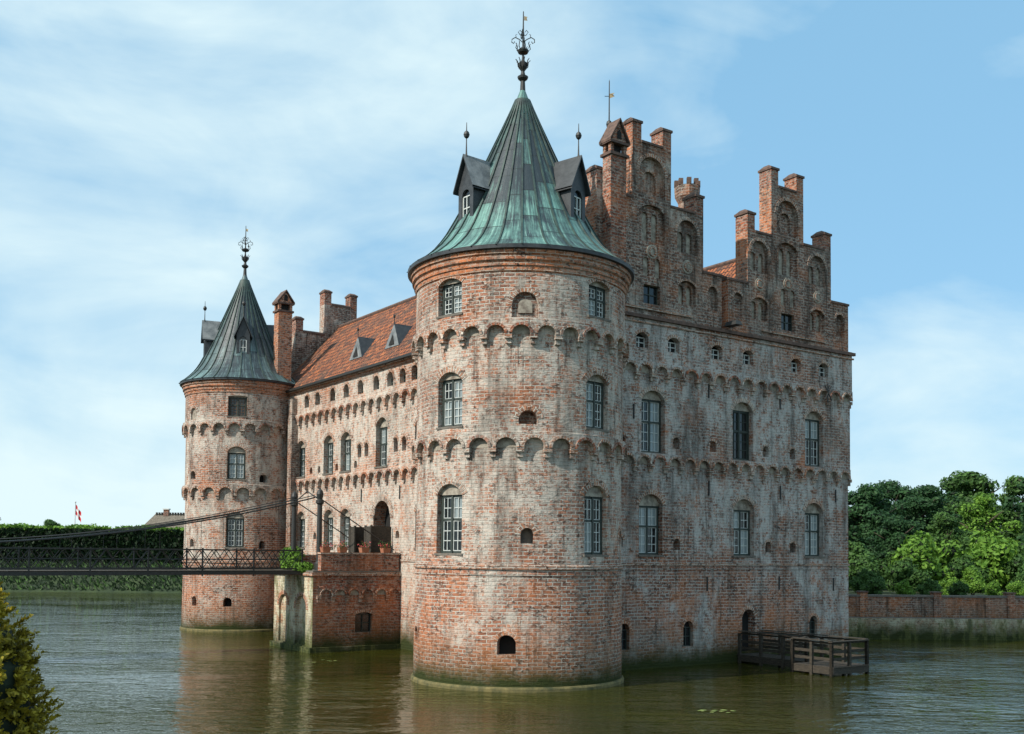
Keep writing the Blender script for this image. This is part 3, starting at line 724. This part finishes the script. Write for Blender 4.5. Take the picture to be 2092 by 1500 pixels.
# ------------------------------------------------------------------ foot bridge
br = empty('suspension_footbridge')
BR = MB()
MBr = lambda s, z, o: MBw(-o, z, s)
B0, B1, TN, TF = 4.9, 42.0, 14.5, 16.8
box(BR, MBr, B0, B1, 3.82, 3.95, TN+.04, TF-.04, 'wood')
for tt in (TN, TF):
    box(BR, MBr, B0, B1, 3.75, 3.9, tt-.05, tt+.05-.013, 'iron')
    box(BR, MBr, B0, B1, 4.0, 4.06, tt-.03, tt+.03, 'iron'); box(BR, MBr, B0, B1, 4.88, 4.95, tt-.04, tt+.04, 'iron')
    s = B0; dx = .62
    while s < B1-dx:
        tube(BR, [MBr(s, 4.03, tt), MBr(s+dx, 4.9, tt)], .02, 'iron', 4); tube(BR, [MBr(s, 4.9, tt), MBr(s+dx, 4.03, tt)], .02, 'iron', 4)
        tube(BR, [MBr(s, 4.45, tt), MBr(s+dx, 4.47, tt)], .016, 'iron', 4)
        s += dx
    s = B0
    while s < B1:
        box(BR, MBr, s-.03, s+.03, 3.7, 5.0, tt-.035, tt+.035, 'iron'); s += dx*4
    pts = []
    for i in range(41):
        k = i/40; s = 4.3+(B1-4.3)*k
        z = 7.55-2.55*(1-(2*k-1)**2)
        pts.append(MBr(s, z, tt))
    tube(BR, pts, .035, 'iron', 5); tube(BR, [(a, b, c+.12) for a, b, c in pts[:41]], .02, 'iron', 4)
    for i in range(1, 40):
        if i % 2 == 0: tube(BR, [pts[i], (pts[i][0], pts[i][1], 4.9)], .010, 'iron', 4)
for (s, tt) in ((4.25, 14.0), (4.25, 17.1), (B1, TN-.1), (B1, TF+.1)):
    q = MBr(s, 0, tt)
    lathe(BR, q[0], q[1], [(.22, 3.9), (.22, 4.3), (.14, 4.4), (.12, 7.2), (.2, 7.25), (.2, 7.4), (.12, 7.45), (.16, 7.6), (.18, 7.7), (.14, 7.85), (.05, 7.95), (0, 8.0)], 12, 'iron')
for tt in (14.0, 17.1):
    tube(BR, [MBr(4.25, 7.5, tt), MBr(.1, 5.0, tt)], .03, 'iron', 5)
    tube(BR, [MBr(4.25, 7.5, tt), MBr(4.3, 7.6, TN if tt < 15 else TF)], .03, 'iron', 5)
tube(BR, [MBr(4.25, 7.4, 14.0), MBr(4.25, 7.9, 15.5), MBr(4.25, 7.4, 17.1)], .03, 'iron', 5)
BR.build('bridge_span', br)

# ------------------------------------------------------------------ jetty
JT = MB(); jt = empty('wooden_jetty')
def rail(u0, o0, u1, o1, z=.42):
    L = math.hypot(u1-u0, o1-o0); n = max(1, round(L/1.15))
    for i in range(n+1):
        u = u0+(u1-u0)*i/n; o = o0+(o1-o0)*i/n
        box(JT, MA, u-.06, u+.06, -.6, z+.92, o-.06, o+.06, 'wood')
    for zz, hh in ((z+.88, .08), (z+.5, .12), (z+.2, .12)):
        if abs(u1-u0) > abs(o1-o0): box(JT, MA, min(u0, u1), max(u0, u1), zz, zz+hh, o0-.085, o0-.062, 'wood')
        else: box(JT, MA, u0+.062, u0+.085, zz, zz+hh, min(o0, o1), max(o0, o1), 'wood')
    if abs(u1-u0) > abs(o1-o0): box(JT, MA, min(u0, u1)-.07, max(u0, u1)+.07, z+.96, z+1.0, o0-.12, o0+.08, 'wood')
    else: box(JT, MA, u0-.08, u0+.12, z+1.003, z+1.04, min(o0, o1), max(o0, o1), 'wood')
for k in range(13): box(JT, MA, 12.3, 13.7, .33, .38, k*.3+.02, k*.3+.28, 'wood')
for k in range(9): box(JT, MA, 11.4+k*.26, 11.64+k*.26, .33, .38, 4.0, 6.1, 'wood')
box(JT, MA, 12.32, 13.68, .1, .325, 0.1, .25, 'wood'); box(JT, MA, 11.4, 13.72, .08, .325, 5.95, 6.08, 'wood'); box(JT, MA, 11.4, 11.5, .08, .325, 4.0, 5.94, 'wood')
box(JT, MA, 12.3, 12.4, .08, .325, .26, 3.98, 'wood')
rail(12.3, .2, 12.3, 4.0); rail(13.7, .2, 13.7, 6.0); rail(11.4, 6.0, 13.7, 6.0); rail(11.4, 4.0, 11.4, 6.0); rail(11.4, 4.0, 12.3, 4.0)
JT.build('jetty_timber', jt)

# ------------------------------------------------------------------ ground, water
def sm(a, b, x): x = max(0, min(1, (x-a)/(b-a))); return x*x*(3-2*x)
def terr(x, y):
    z = -1.6
    z = max(z, -1.6+4.6*sm(115, 127, y))
    lb = -38-.5*max(0, y-50)
    z = max(z, -1.6+4.6*sm(lb, lb-7, x))
    z = max(z, -1.6+4.1*sm(13.5, 9.2, y))
    if x > 13.2 and y > 63.2: z = max(z, 2.3)
    return z
xs = [-2500, -1200, -600, -350, -220]+[-160+i*4 for i in range(43)]+[13.1, 13.3]+[16+i*8 for i in range(20)]+[220, 400, 800, 2500]
ys = [-400, -100, -30, 0, 5]+[8+i*.8 for i in range(9)]+[16, 20, 26, 32, 38, 44, 50, 56, 62, 63.1, 63.3, 66, 72, 80, 90, 100, 108]+[113+i for i in range(17)]+[140, 170, 250, 500, 1200, 3000]
xs = sorted(set(xs)); ys = sorted(set(ys))
gv = [(x, y, terr(x, y)) for y in ys for x in xs]; nx = len(xs)
gf = [(j*nx+i, j*nx+i+1, (j+1)*nx+i+1, (j+1)*nx+i) for j in range(len(ys)-1) for i in range(nx-1)]
me = bpy.data.meshes.new('ground'); me.from_pydata(gv, [], gf); me.materials.append(MATS['grass'])
ob = bpy.data.objects.new('ground', me); scene.collection.objects.link(ob)
wm = MB(); wm.face([(-300, -60, 0), (300, -60, 0), (300, 160, 0), (-300, 160, 0)], None, 'water'); wm.build('moat_water')
LP = MB()
for (x, y, k) in ((6.3, 33.2, 4), (6.7, 33.0, 3), (-8.2, 47.5, 4), (-8.6, 46.5, 2), (6.9, 33.4, 3)):
    for j in range(k):
        cx = x+R_.uniform(-.4, .4); cy = y+R_.uniform(-.4, .4); r = R_.uniform(.06, .12); a0 = R_.uniform(0, 6)
        LP.face([(cx, cy, .012+.001*j)]+[(cx+r*math.cos(a0+.3+i*.55), cy+r*math.sin(a0+.3+i*.55), .012+.001*j) for i in range(11)], None, 'lily')
LP.build('water_lily_pads')

RW = MB(); Mw = lambda s, z, o: (s, 63.0-o, z)
Mw2 = lambda s, z, o: (13.0-o, 63-s, z)
wall(RW, Mw, 13, 150, 1.25, 2.5, step=20, mat='brick_gable'); wall(RW, sh(Mw, .35), 12.65, 150, -.8, 1.25, step=20, mat='wall_mossy')
wall(RW, Mw2, -60, 0, -.8, 2.5, step=20, mat='brick_red')
RW.face([Mw(12.65, 1.25, .35), Mw(150, 1.25, .35), Mw(150, 1.3, 0), Mw(12.65, 1.3, 0)], None, 'stone_dark')
box(RW, Mw, 12.9, 150, 2.5, 2.62, -.45, .06, 'stone_dark')
for i in range(16):
    s = 20.8+i*4.4
    box(RW, Mw, s, s+.45, 1.3, 2.75, -.5, .08, 'brick_red' if i % 3 else 'brick_orange'); box(RW, Mw, s-.05, s+.5, 2.75, 2.83, -.55, .13, 'coping')
RW.build('retaining_wall')

# ------------------------------------------------------------------ vegetation
def ico(mb, c, r, mat, seg=10):
    for i in range(seg):
        for j in range(6):
            def P(a, b):
                th = 2*math.pi*a/seg; ph = math.pi*b/6-math.pi/2
                return (c[0]+r[0]*math.cos(th)*math.cos(ph), c[1]+r[1]*math.sin(th)*math.cos(ph), c[2]+r[2]*math.sin(ph))
            mb.face([P(i, j), P(i+1, j), P(i+1, j+1), P(i, j+1)], [(0, 0)]*4, mat)
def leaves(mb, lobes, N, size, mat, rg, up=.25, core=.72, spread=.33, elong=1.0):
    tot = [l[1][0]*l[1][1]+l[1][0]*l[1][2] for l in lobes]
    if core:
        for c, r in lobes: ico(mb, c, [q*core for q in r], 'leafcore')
    for _ in range(N):
        (c, r) = rg.choices(lobes, tot)[0]
        v = Vector((rg.gauss(0, 1), rg.gauss(0, 1), rg.gauss(0, 1))).normalized()
        k = 1-spread+spread*1.45*rg.random()**.8
        p_ = Vector((c[0]+v.x*r[0]*k, c[1]+v.y*r[1]*k, c[2]+v.z*r[2]*k))
        nn = (v+Vector((rg.uniform(-1, 1), rg.uniform(-1, 1), rg.uniform(-1, 1)))*.9+Vector((0, 0, up))).normalized()
        a = nn.orthogonal().normalized(); b = nn.cross(a); th = rg.uniform(0, 6.28)
        a, b = a*math.cos(th)+b*math.sin(th), b*math.cos(th)-a*math.sin(th)
        s = size*rg.uniform(.6, 1.3); a *= s*elong; b *= s*.6
        mb.face([p_-a, p_+b*.9, p_+a, p_-b], [(0, 0)]*4, mat)
def treemesh(name, seed, mat, H=10, N=15000):
    rg = random.Random(seed); mb = MB()
    tube(mb, [(0, 0, -.3), (.1, 0, H*.2), (.0, .1, H*.45), (.15, .1, H*.75)], [.38, .28, .2, .06], 'bark', 8)
    for k in range(7):
        a = k*2.4; z = H*(.2+.07*k)
        tube(mb, [(0, 0, z), (math.cos(a)*1.4, math.sin(a)*1.4, z+1.2), (math.cos(a)*2.6, math.sin(a)*2.6, z+2.0)], [.13, .09, .03], 'bark', 6)
    lobes = []
    for k in range(58):
        zf = rg.random(); z = H*(.10+.85*zf); rad = 3.6*math.sin(math.pi*min(1, .18+.80*zf))**.8
        a = rg.uniform(0, 6.28); q = rg.uniform(.35, 1.12)*rad*.92; r = rg.uniform(.35, 1.05)
        lobes.append(((math.cos(a)*q, math.sin(a)*q, z), (r, r, r*rg.uniform(.5, .8))))
    lobes.append(((0, 0, H*.48), (1.9, 1.9, H*.3)))
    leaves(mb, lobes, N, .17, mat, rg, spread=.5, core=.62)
    return mb.build(name)
def place(o_, name, x, y, z, s, rz, sz=None):
    o = bpy.data.objects.new(name, o_.data); scene.collection.objects.link(o)
    o.location = (x, y, z); o.scale = (s, s, sz or s); o.rotation_euler = (0, 0, rz); return o
tm = [treemesh('deciduous_tree', 11, 'leaf_dark'), treemesh('deciduous_tree', 12, 'leaf_mid'), treemesh('deciduous_tree', 13, 'leaf_dark'), treemesh('deciduous_tree', 14, 'leaf_bright')]
used = set()
trees = [(32.0, 95, 11.9, 0), (40.7, 105, 12.6, 2), (47.6, 110, 14.6, 1), (52, 100, 15.2, 2), (31.5, 86, 8.6, 0), (36.3, 88, 9.0, 1), (41, 92, 10.6, 3), (45, 88, 9.2, 2), (27.5, 92, 10.2, 2),
         (58, 108, 14, 0), (63, 98, 13, 1), (46, 128, 14.8, 0), (54, 130, 15, 2), (38, 126, 13.5, 0), (62, 128, 15.5, 1), (70, 110, 14, 2), (30, 120, 11.8, 0), (78, 120, 15, 3), (24, 110, 9.5, 1), (49.5, 90, 10.9, 0),
         (-86, 172, 11.2, 0), (-78, 178, 10.2, 1), (-100, 170, 12.5, 2), (90, 100, 14, 1), (58, 86, 10, 3)]
for x, y, top, v in trees:
    gz = 2.3 if y > 63 and x > 13 else 3.0
    s = (top-gz)/10.3
    if v not in used:
        used.add(v); o = tm[v]; o.location = (x, y, gz); o.scale = (s*1.15, s*1.15, s); o.rotation_euler = (0, 0, x)
    else: place(tm[v], 'deciduous_tree', x, y, gz, s*1.15, x*1.7, s)
def shrubmesh(seed, mat):
    rg = random.Random(seed); mb = MB(); lobes = []
    for k in range(4): tube(mb, [(0, 0, -.2), (math.cos(k*1.6)*.5, math.sin(k*1.6)*.5, 1.1)], [.07, .03], 'bark', 5)
    for k in range(22):
        a = rg.uniform(0, 6.28); q = rg.uniform(0, 1.35); r = rg.uniform(.25, .65)
        lobes.append(((math.cos(a)*q, math.sin(a)*q, rg.uniform(.4, 2.5-q*.7)), (r, r, r*.8)))
    leaves(mb, lobes, 4600, .115, mat, rg, spread=.5, core=.62); return mb.build('shrub')
sm_ = [shrubmesh(21, 'leaf_bright'), shrubmesh(22, 'leaf_mid'), shrubmesh(23, 'leaf_bright')]
first = set()
shr = [(29.6, 77, 1.55, 0), (33.5, 78, 1.1, 1), (35.2, 80, 1.95, 2), (37.5, 76, 1.2, 1), (25.0, 75, 1.0, 1), (27.3, 73, 1.0, 1), (31.5, 72, .7, 0), (34, 70, .6, 1), (36.5, 70, .7, 1), (39.5, 72, .9, 0), (23.5, 70, .7, 1), (42, 75, 1.2, 1), (29, 69, .55, 2), (45, 80, 1.6, 2), (48, 74, 1.2, 0), (26, 82, 1.6, 1), (40, 82, 1.5, 1), (43.5, 85, 1.8, 1), (30.5, 82, 1.3, 1), (22, 78, 1.3, 1), (19.5, 72, 1.0, 1), (33, 65.5, .5, 0), (26, 65.5, .5, 1), (29.8, 65.2, .42, 0), (22.5, 65.5, .5, 1), (31.5, 65.3, .5, 2), (24.3, 65.3, .42, 0), (27.8, 65.4, .45, 1)]
for x, y, s, v in shr:
    if v not in first: first.add(v); o = sm_[v]; o.location = (x, y, 2.3); o.scale = (s, s, s)
    else: place(sm_[v], 'shrub', x, y, 2.3, s, x*2.3)
for i, x in enumerate((-52, -57, -60.5, -47, -66, -72)): place(sm_[(i % 2)*2], 'shrub', x*1.12, 146, 3, 1.75, i*1.1, 1.85)

HG = MB(); rg = random.Random(5)
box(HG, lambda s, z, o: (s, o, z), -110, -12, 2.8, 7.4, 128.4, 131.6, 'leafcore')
for _ in range(17000):
    s = rg.uniform(-110, -12); f = rg.random()
    if f < .7: q = Vector((s, 128.2+rg.uniform(-.25, .15), rg.uniform(2.8, 7.3)))
    else: q = Vector((s, rg.uniform(128, 131.8), 7.45+rg.uniform(-.25, .25)+.12*math.sin(s*.8)))
    a = Vector((rg.uniform(-1, 1), rg.uniform(-1, 1), rg.uniform(-1, 1))).normalized()*.3; b = Vector((rg.uniform(-1, 1), rg.uniform(-1, 1), rg.uniform(-1, 1))).normalized()*.2
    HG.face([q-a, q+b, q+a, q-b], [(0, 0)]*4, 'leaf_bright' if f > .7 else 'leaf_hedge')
HG.build('clipped_hedge')
BK = MB()
for _ in range(9000):
    x = rg.uniform(-80, -14); y = rg.uniform(119, 127); z = terr(x, y)
    if z < .1: continue
    q = Vector((x, y, z)); a = Vector((rg.uniform(-.4, .4), rg.uniform(-.2, .2), rg.uniform(.2, .6))); b = Vector((rg.uniform(.1, .3), 0, .1))
    BK.face([q, q+b, q+a], [(0, 0)]*3, 'leaf_hedge' if rg.random() < .8 else 'leaf_mid')
BK.build('bank_grass')

# foreground yew: many short upright sprays
YW = MB(); rg = random.Random(9)
for k in range(6): tube(YW, [(-4.6, 8.0, 2.2), (-4.5+.3*math.cos(k), 8+.3*math.sin(k), 3.3), (-4.3+.4*math.cos(k), 8+.4*math.sin(k), 4.2)], [.05, .03, .01], 'bark', 5)
lob = [((-4.50, 8.0, 4.12), (.64, .6, .52)), ((-4.08, 7.95, 4.10), (.38, .5, .42)), ((-4.10, 8.1, 3.6), (.52, .6, .6)), ((-4.7, 8, 3.0), (.9, .8, .7)), ((-3.86, 7.9, 3.90), (.26, .35, .28)), ((-4.15, 7.8, 4.42), (.33, .35, .2)), ((-3.88, 8.0, 3.35), (.26, .4, .40)), ((-4.05, 8, 2.8), (.4, .4, .5))]
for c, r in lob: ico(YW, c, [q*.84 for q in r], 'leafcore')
tot = [l[1][0]*l[1][1] for l in lob]
for _ in range(3800):
    c, r = rg.choices(lob, tot)[0]
    v = Vector((rg.gauss(0, 1), rg.gauss(0, 1), rg.gauss(0, 1))).normalized(); k = rg.uniform(.72, .98)
    base = Vector((c[0]+v.x*r[0]*k, c[1]+v.y*r[1]*k, c[2]+v.z*r[2]*k))
    ax = (v*.8+Vector((rg.uniform(-.5, .5), rg.uniform(-.5, .5), rg.uniform(.0, .6)))).normalized(); L = rg.uniform(.07, .17)
    side = ax.orthogonal().normalized(); side2 = ax.cross(side)
    for j in range(16):
        f = j/16; th = rg.uniform(0, 6.28); dr = (side*math.cos(th)+side2*math.sin(th))*.8+ax*.7
        b0 = base+ax*L*f; ln = .055*(1-.5*f)*rg.uniform(.7, 1.2); wd = ax.cross(dr).normalized()*.011
        YW.face([b0-wd, b0+wd, b0+dr*ln+wd*.6, b0+dr*ln-wd*.6], [(0, 0)]*4, 'leaf_yew')
YW.build('yew_bush')
PS = MB()
lob = [((*MBB(16.1+TS, 0, 4.2)[:2], 4.7), (.55, .5, .4)), ((*MBB(15.0+TS, 0, 4.85)[:2], 4.2), (.35, .3, .3)), ((*MBB(13.2+TS, 0, 4.85)[:2], 4.1), (.5, .25, .25)), ((*MBB(15.6+TS, 0, 4.5)[:2], 4.5), (.5, .35, .35))]
leaves(PS, lob, 2600, .075, 'leaf_bright', rg, .3, .7, .4, 1.2)
box(PS, MBB, 15.6+TS, 16.6+TS, 3.96, 4.35, 3.9, 4.5, 'terracotta')
PS.build('planter_shrub')

FG = MB(); fx, fy = -54.6, 131.5
fp = empty('flagpole')
lathe(FG, fx, fy, [(.09, 2.9), (.05, 10.6), (.1, 10.65), (.1, 10.8), (0, 10.85)], 8, 'polewhite')
NX, NZ = 12, 10
def fpnt(i, j):
    u = i/NX; v = j/NZ
    return (fx+.06+u*.75, fy+.12*math.sin(u*11)*u, 10.45-v*1.25-u*1.1+.05*math.sin(u*8))
for i in range(NX):
    for j in range(NZ):
        wcol = i in (4, 5) or j in (4, 5)
        FG.face([fpnt(i, j+1), fpnt(i+1, j+1), fpnt(i+1, j), fpnt(i, j)], None, 'flagwhite' if wcol else 'flagred')
FG.build('pole_and_flag', fp)

CT = MB(); Mc = lambda s, z, o: (-49.0+s, 150+o, z)
box(CT, Mc, -4.5, 4.5, 2.8, 5.8, -3, 3, 'whitewall')
for x in (-3, -.9, 1.6, 3.3): box(CT, Mc, x-.35, x+.35, 4.0, 5.1, -3.03, -2.99, 'frame')
A_ = [Mc(-5, 5.5, -3.6), Mc(5, 5.5, -3.6), Mc(5, 5.5, 3.6), Mc(-5, 5.5, 3.6)]; r0, r1 = Mc(-1.8, 10.0, 0), Mc(2.6, 10.0, 0)
CT.face([A_[0], A_[1], r1, r0], None, 'thatch'); CT.face([A_[2], A_[3], r0, r1], None, 'thatch'); CT.face([A_[1], A_[2], r1], None, 'thatch'); CT.face([A_[3], A_[0], r0], None, 'thatch')
for k in range(11): box(CT, Mc, -1.7+k*.38, -1.55+k*.38, 9.85, 10.2, -.25, .25, 'wood')
box(CT, Mc, -.6, .1, 9.4, 10.6, -.3, .3, 'brick_red'); box(CT, Mc, -.7, .2, 10.6, 10.75, -.4, .4, 'whitewall')
CT.build('thatched_cottage')

# ------------------------------------------------------------------ light, world, camera
sdir = Vector((-.81, -.586, 0)).normalized(); el = 39*D2R
S = Vector((sdir.x*math.cos(el), sdir.y*math.cos(el), math.sin(el)))
ld = bpy.data.lights.new('sun', 'SUN'); ld.energy = 5.0; ld.angle = .5*D2R; ld.color = (1, .93, .82)
lo = bpy.data.objects.new('sun', ld); scene.collection.objects.link(lo); lo.rotation_euler = S.to_track_quat('Z', 'Y').to_euler(); lo.location = (-40, -20, 60)

w = bpy.data.worlds.new('World'); scene.world = w; w.use_nodes = True; nt = w.node_tree; nt.nodes.clear(); g = G(nt)
out = g.n('ShaderNodeOutputWorld'); bg = g.n('ShaderNodeBackground'); g.l(bg.outputs[0], out.inputs[0]); bg.inputs[1].default_value = .12
sky = g.n('ShaderNodeTexSky'); sky.sky_type = 'NISHITA'; sky.sun_disc = False; sky.sun_elevation = el; sky.sun_rotation = math.atan2(S.x, S.y)
sky.air_density = 1.0; sky.dust_density = .5; sky.ozone_density = 2.0
tc = g.n('ShaderNodeTexCoord')
cl = g.noise(g.mapping(tc.outputs['Generated'], (1, 1, 1.9), (.62, .1, .35)), 1.7, 7, .50, .5)
cl2 = g.noise(g.mapping(tc.outputs['Generated'], (1, 1, 2.6), (.1, .7, .3)), 4.2, 6, .55, .6)
cl = g.math('ADD', cl, g.math('MULTIPLY', g.math('SUBTRACT', cl2, .5), .30))
sz = g.n('ShaderNodeSeparateXYZ'); g.l(tc.outputs['Generated'], sz.inputs[0])
cl = g.math('ADD', cl, g.maprange(sz.outputs['Z'], 0, .22, .07, 0))
cf = g.maprange(cl, .38, .60, .05, 1)
skyc = g.mix(.65, sky.outputs[0], (2.5, 5.6, 8.3))
g.l(g.mix(cf, skyc, (6.6, 8.1, 8.45)), bg.inputs[0])

cam = bpy.data.cameras.new('camera'); co = bpy.data.objects.new('camera', cam); scene.collection.objects.link(co)
cam.lens = 37.0; cam.sensor_width = 36; cam.clip_end = 6000; cam.clip_start = .1
pitch = 2.6*D2R; roll = .55*D2R
co.location = (0, 0, 4.9)
co.rotation_euler = (Matrix.Rotation(pitch, 3, 'X') @ Matrix.Rotation(math.pi/2, 3, 'X') @ Matrix.Rotation(roll, 3, 'Z')).to_euler()
cam.shift_y = (380-2150*math.tan(pitch))/2092
scene.camera = co
scene.view_settings.view_transform = 'Standard'; scene.view_settings.look = 'None'; scene.view_settings.exposure = 0
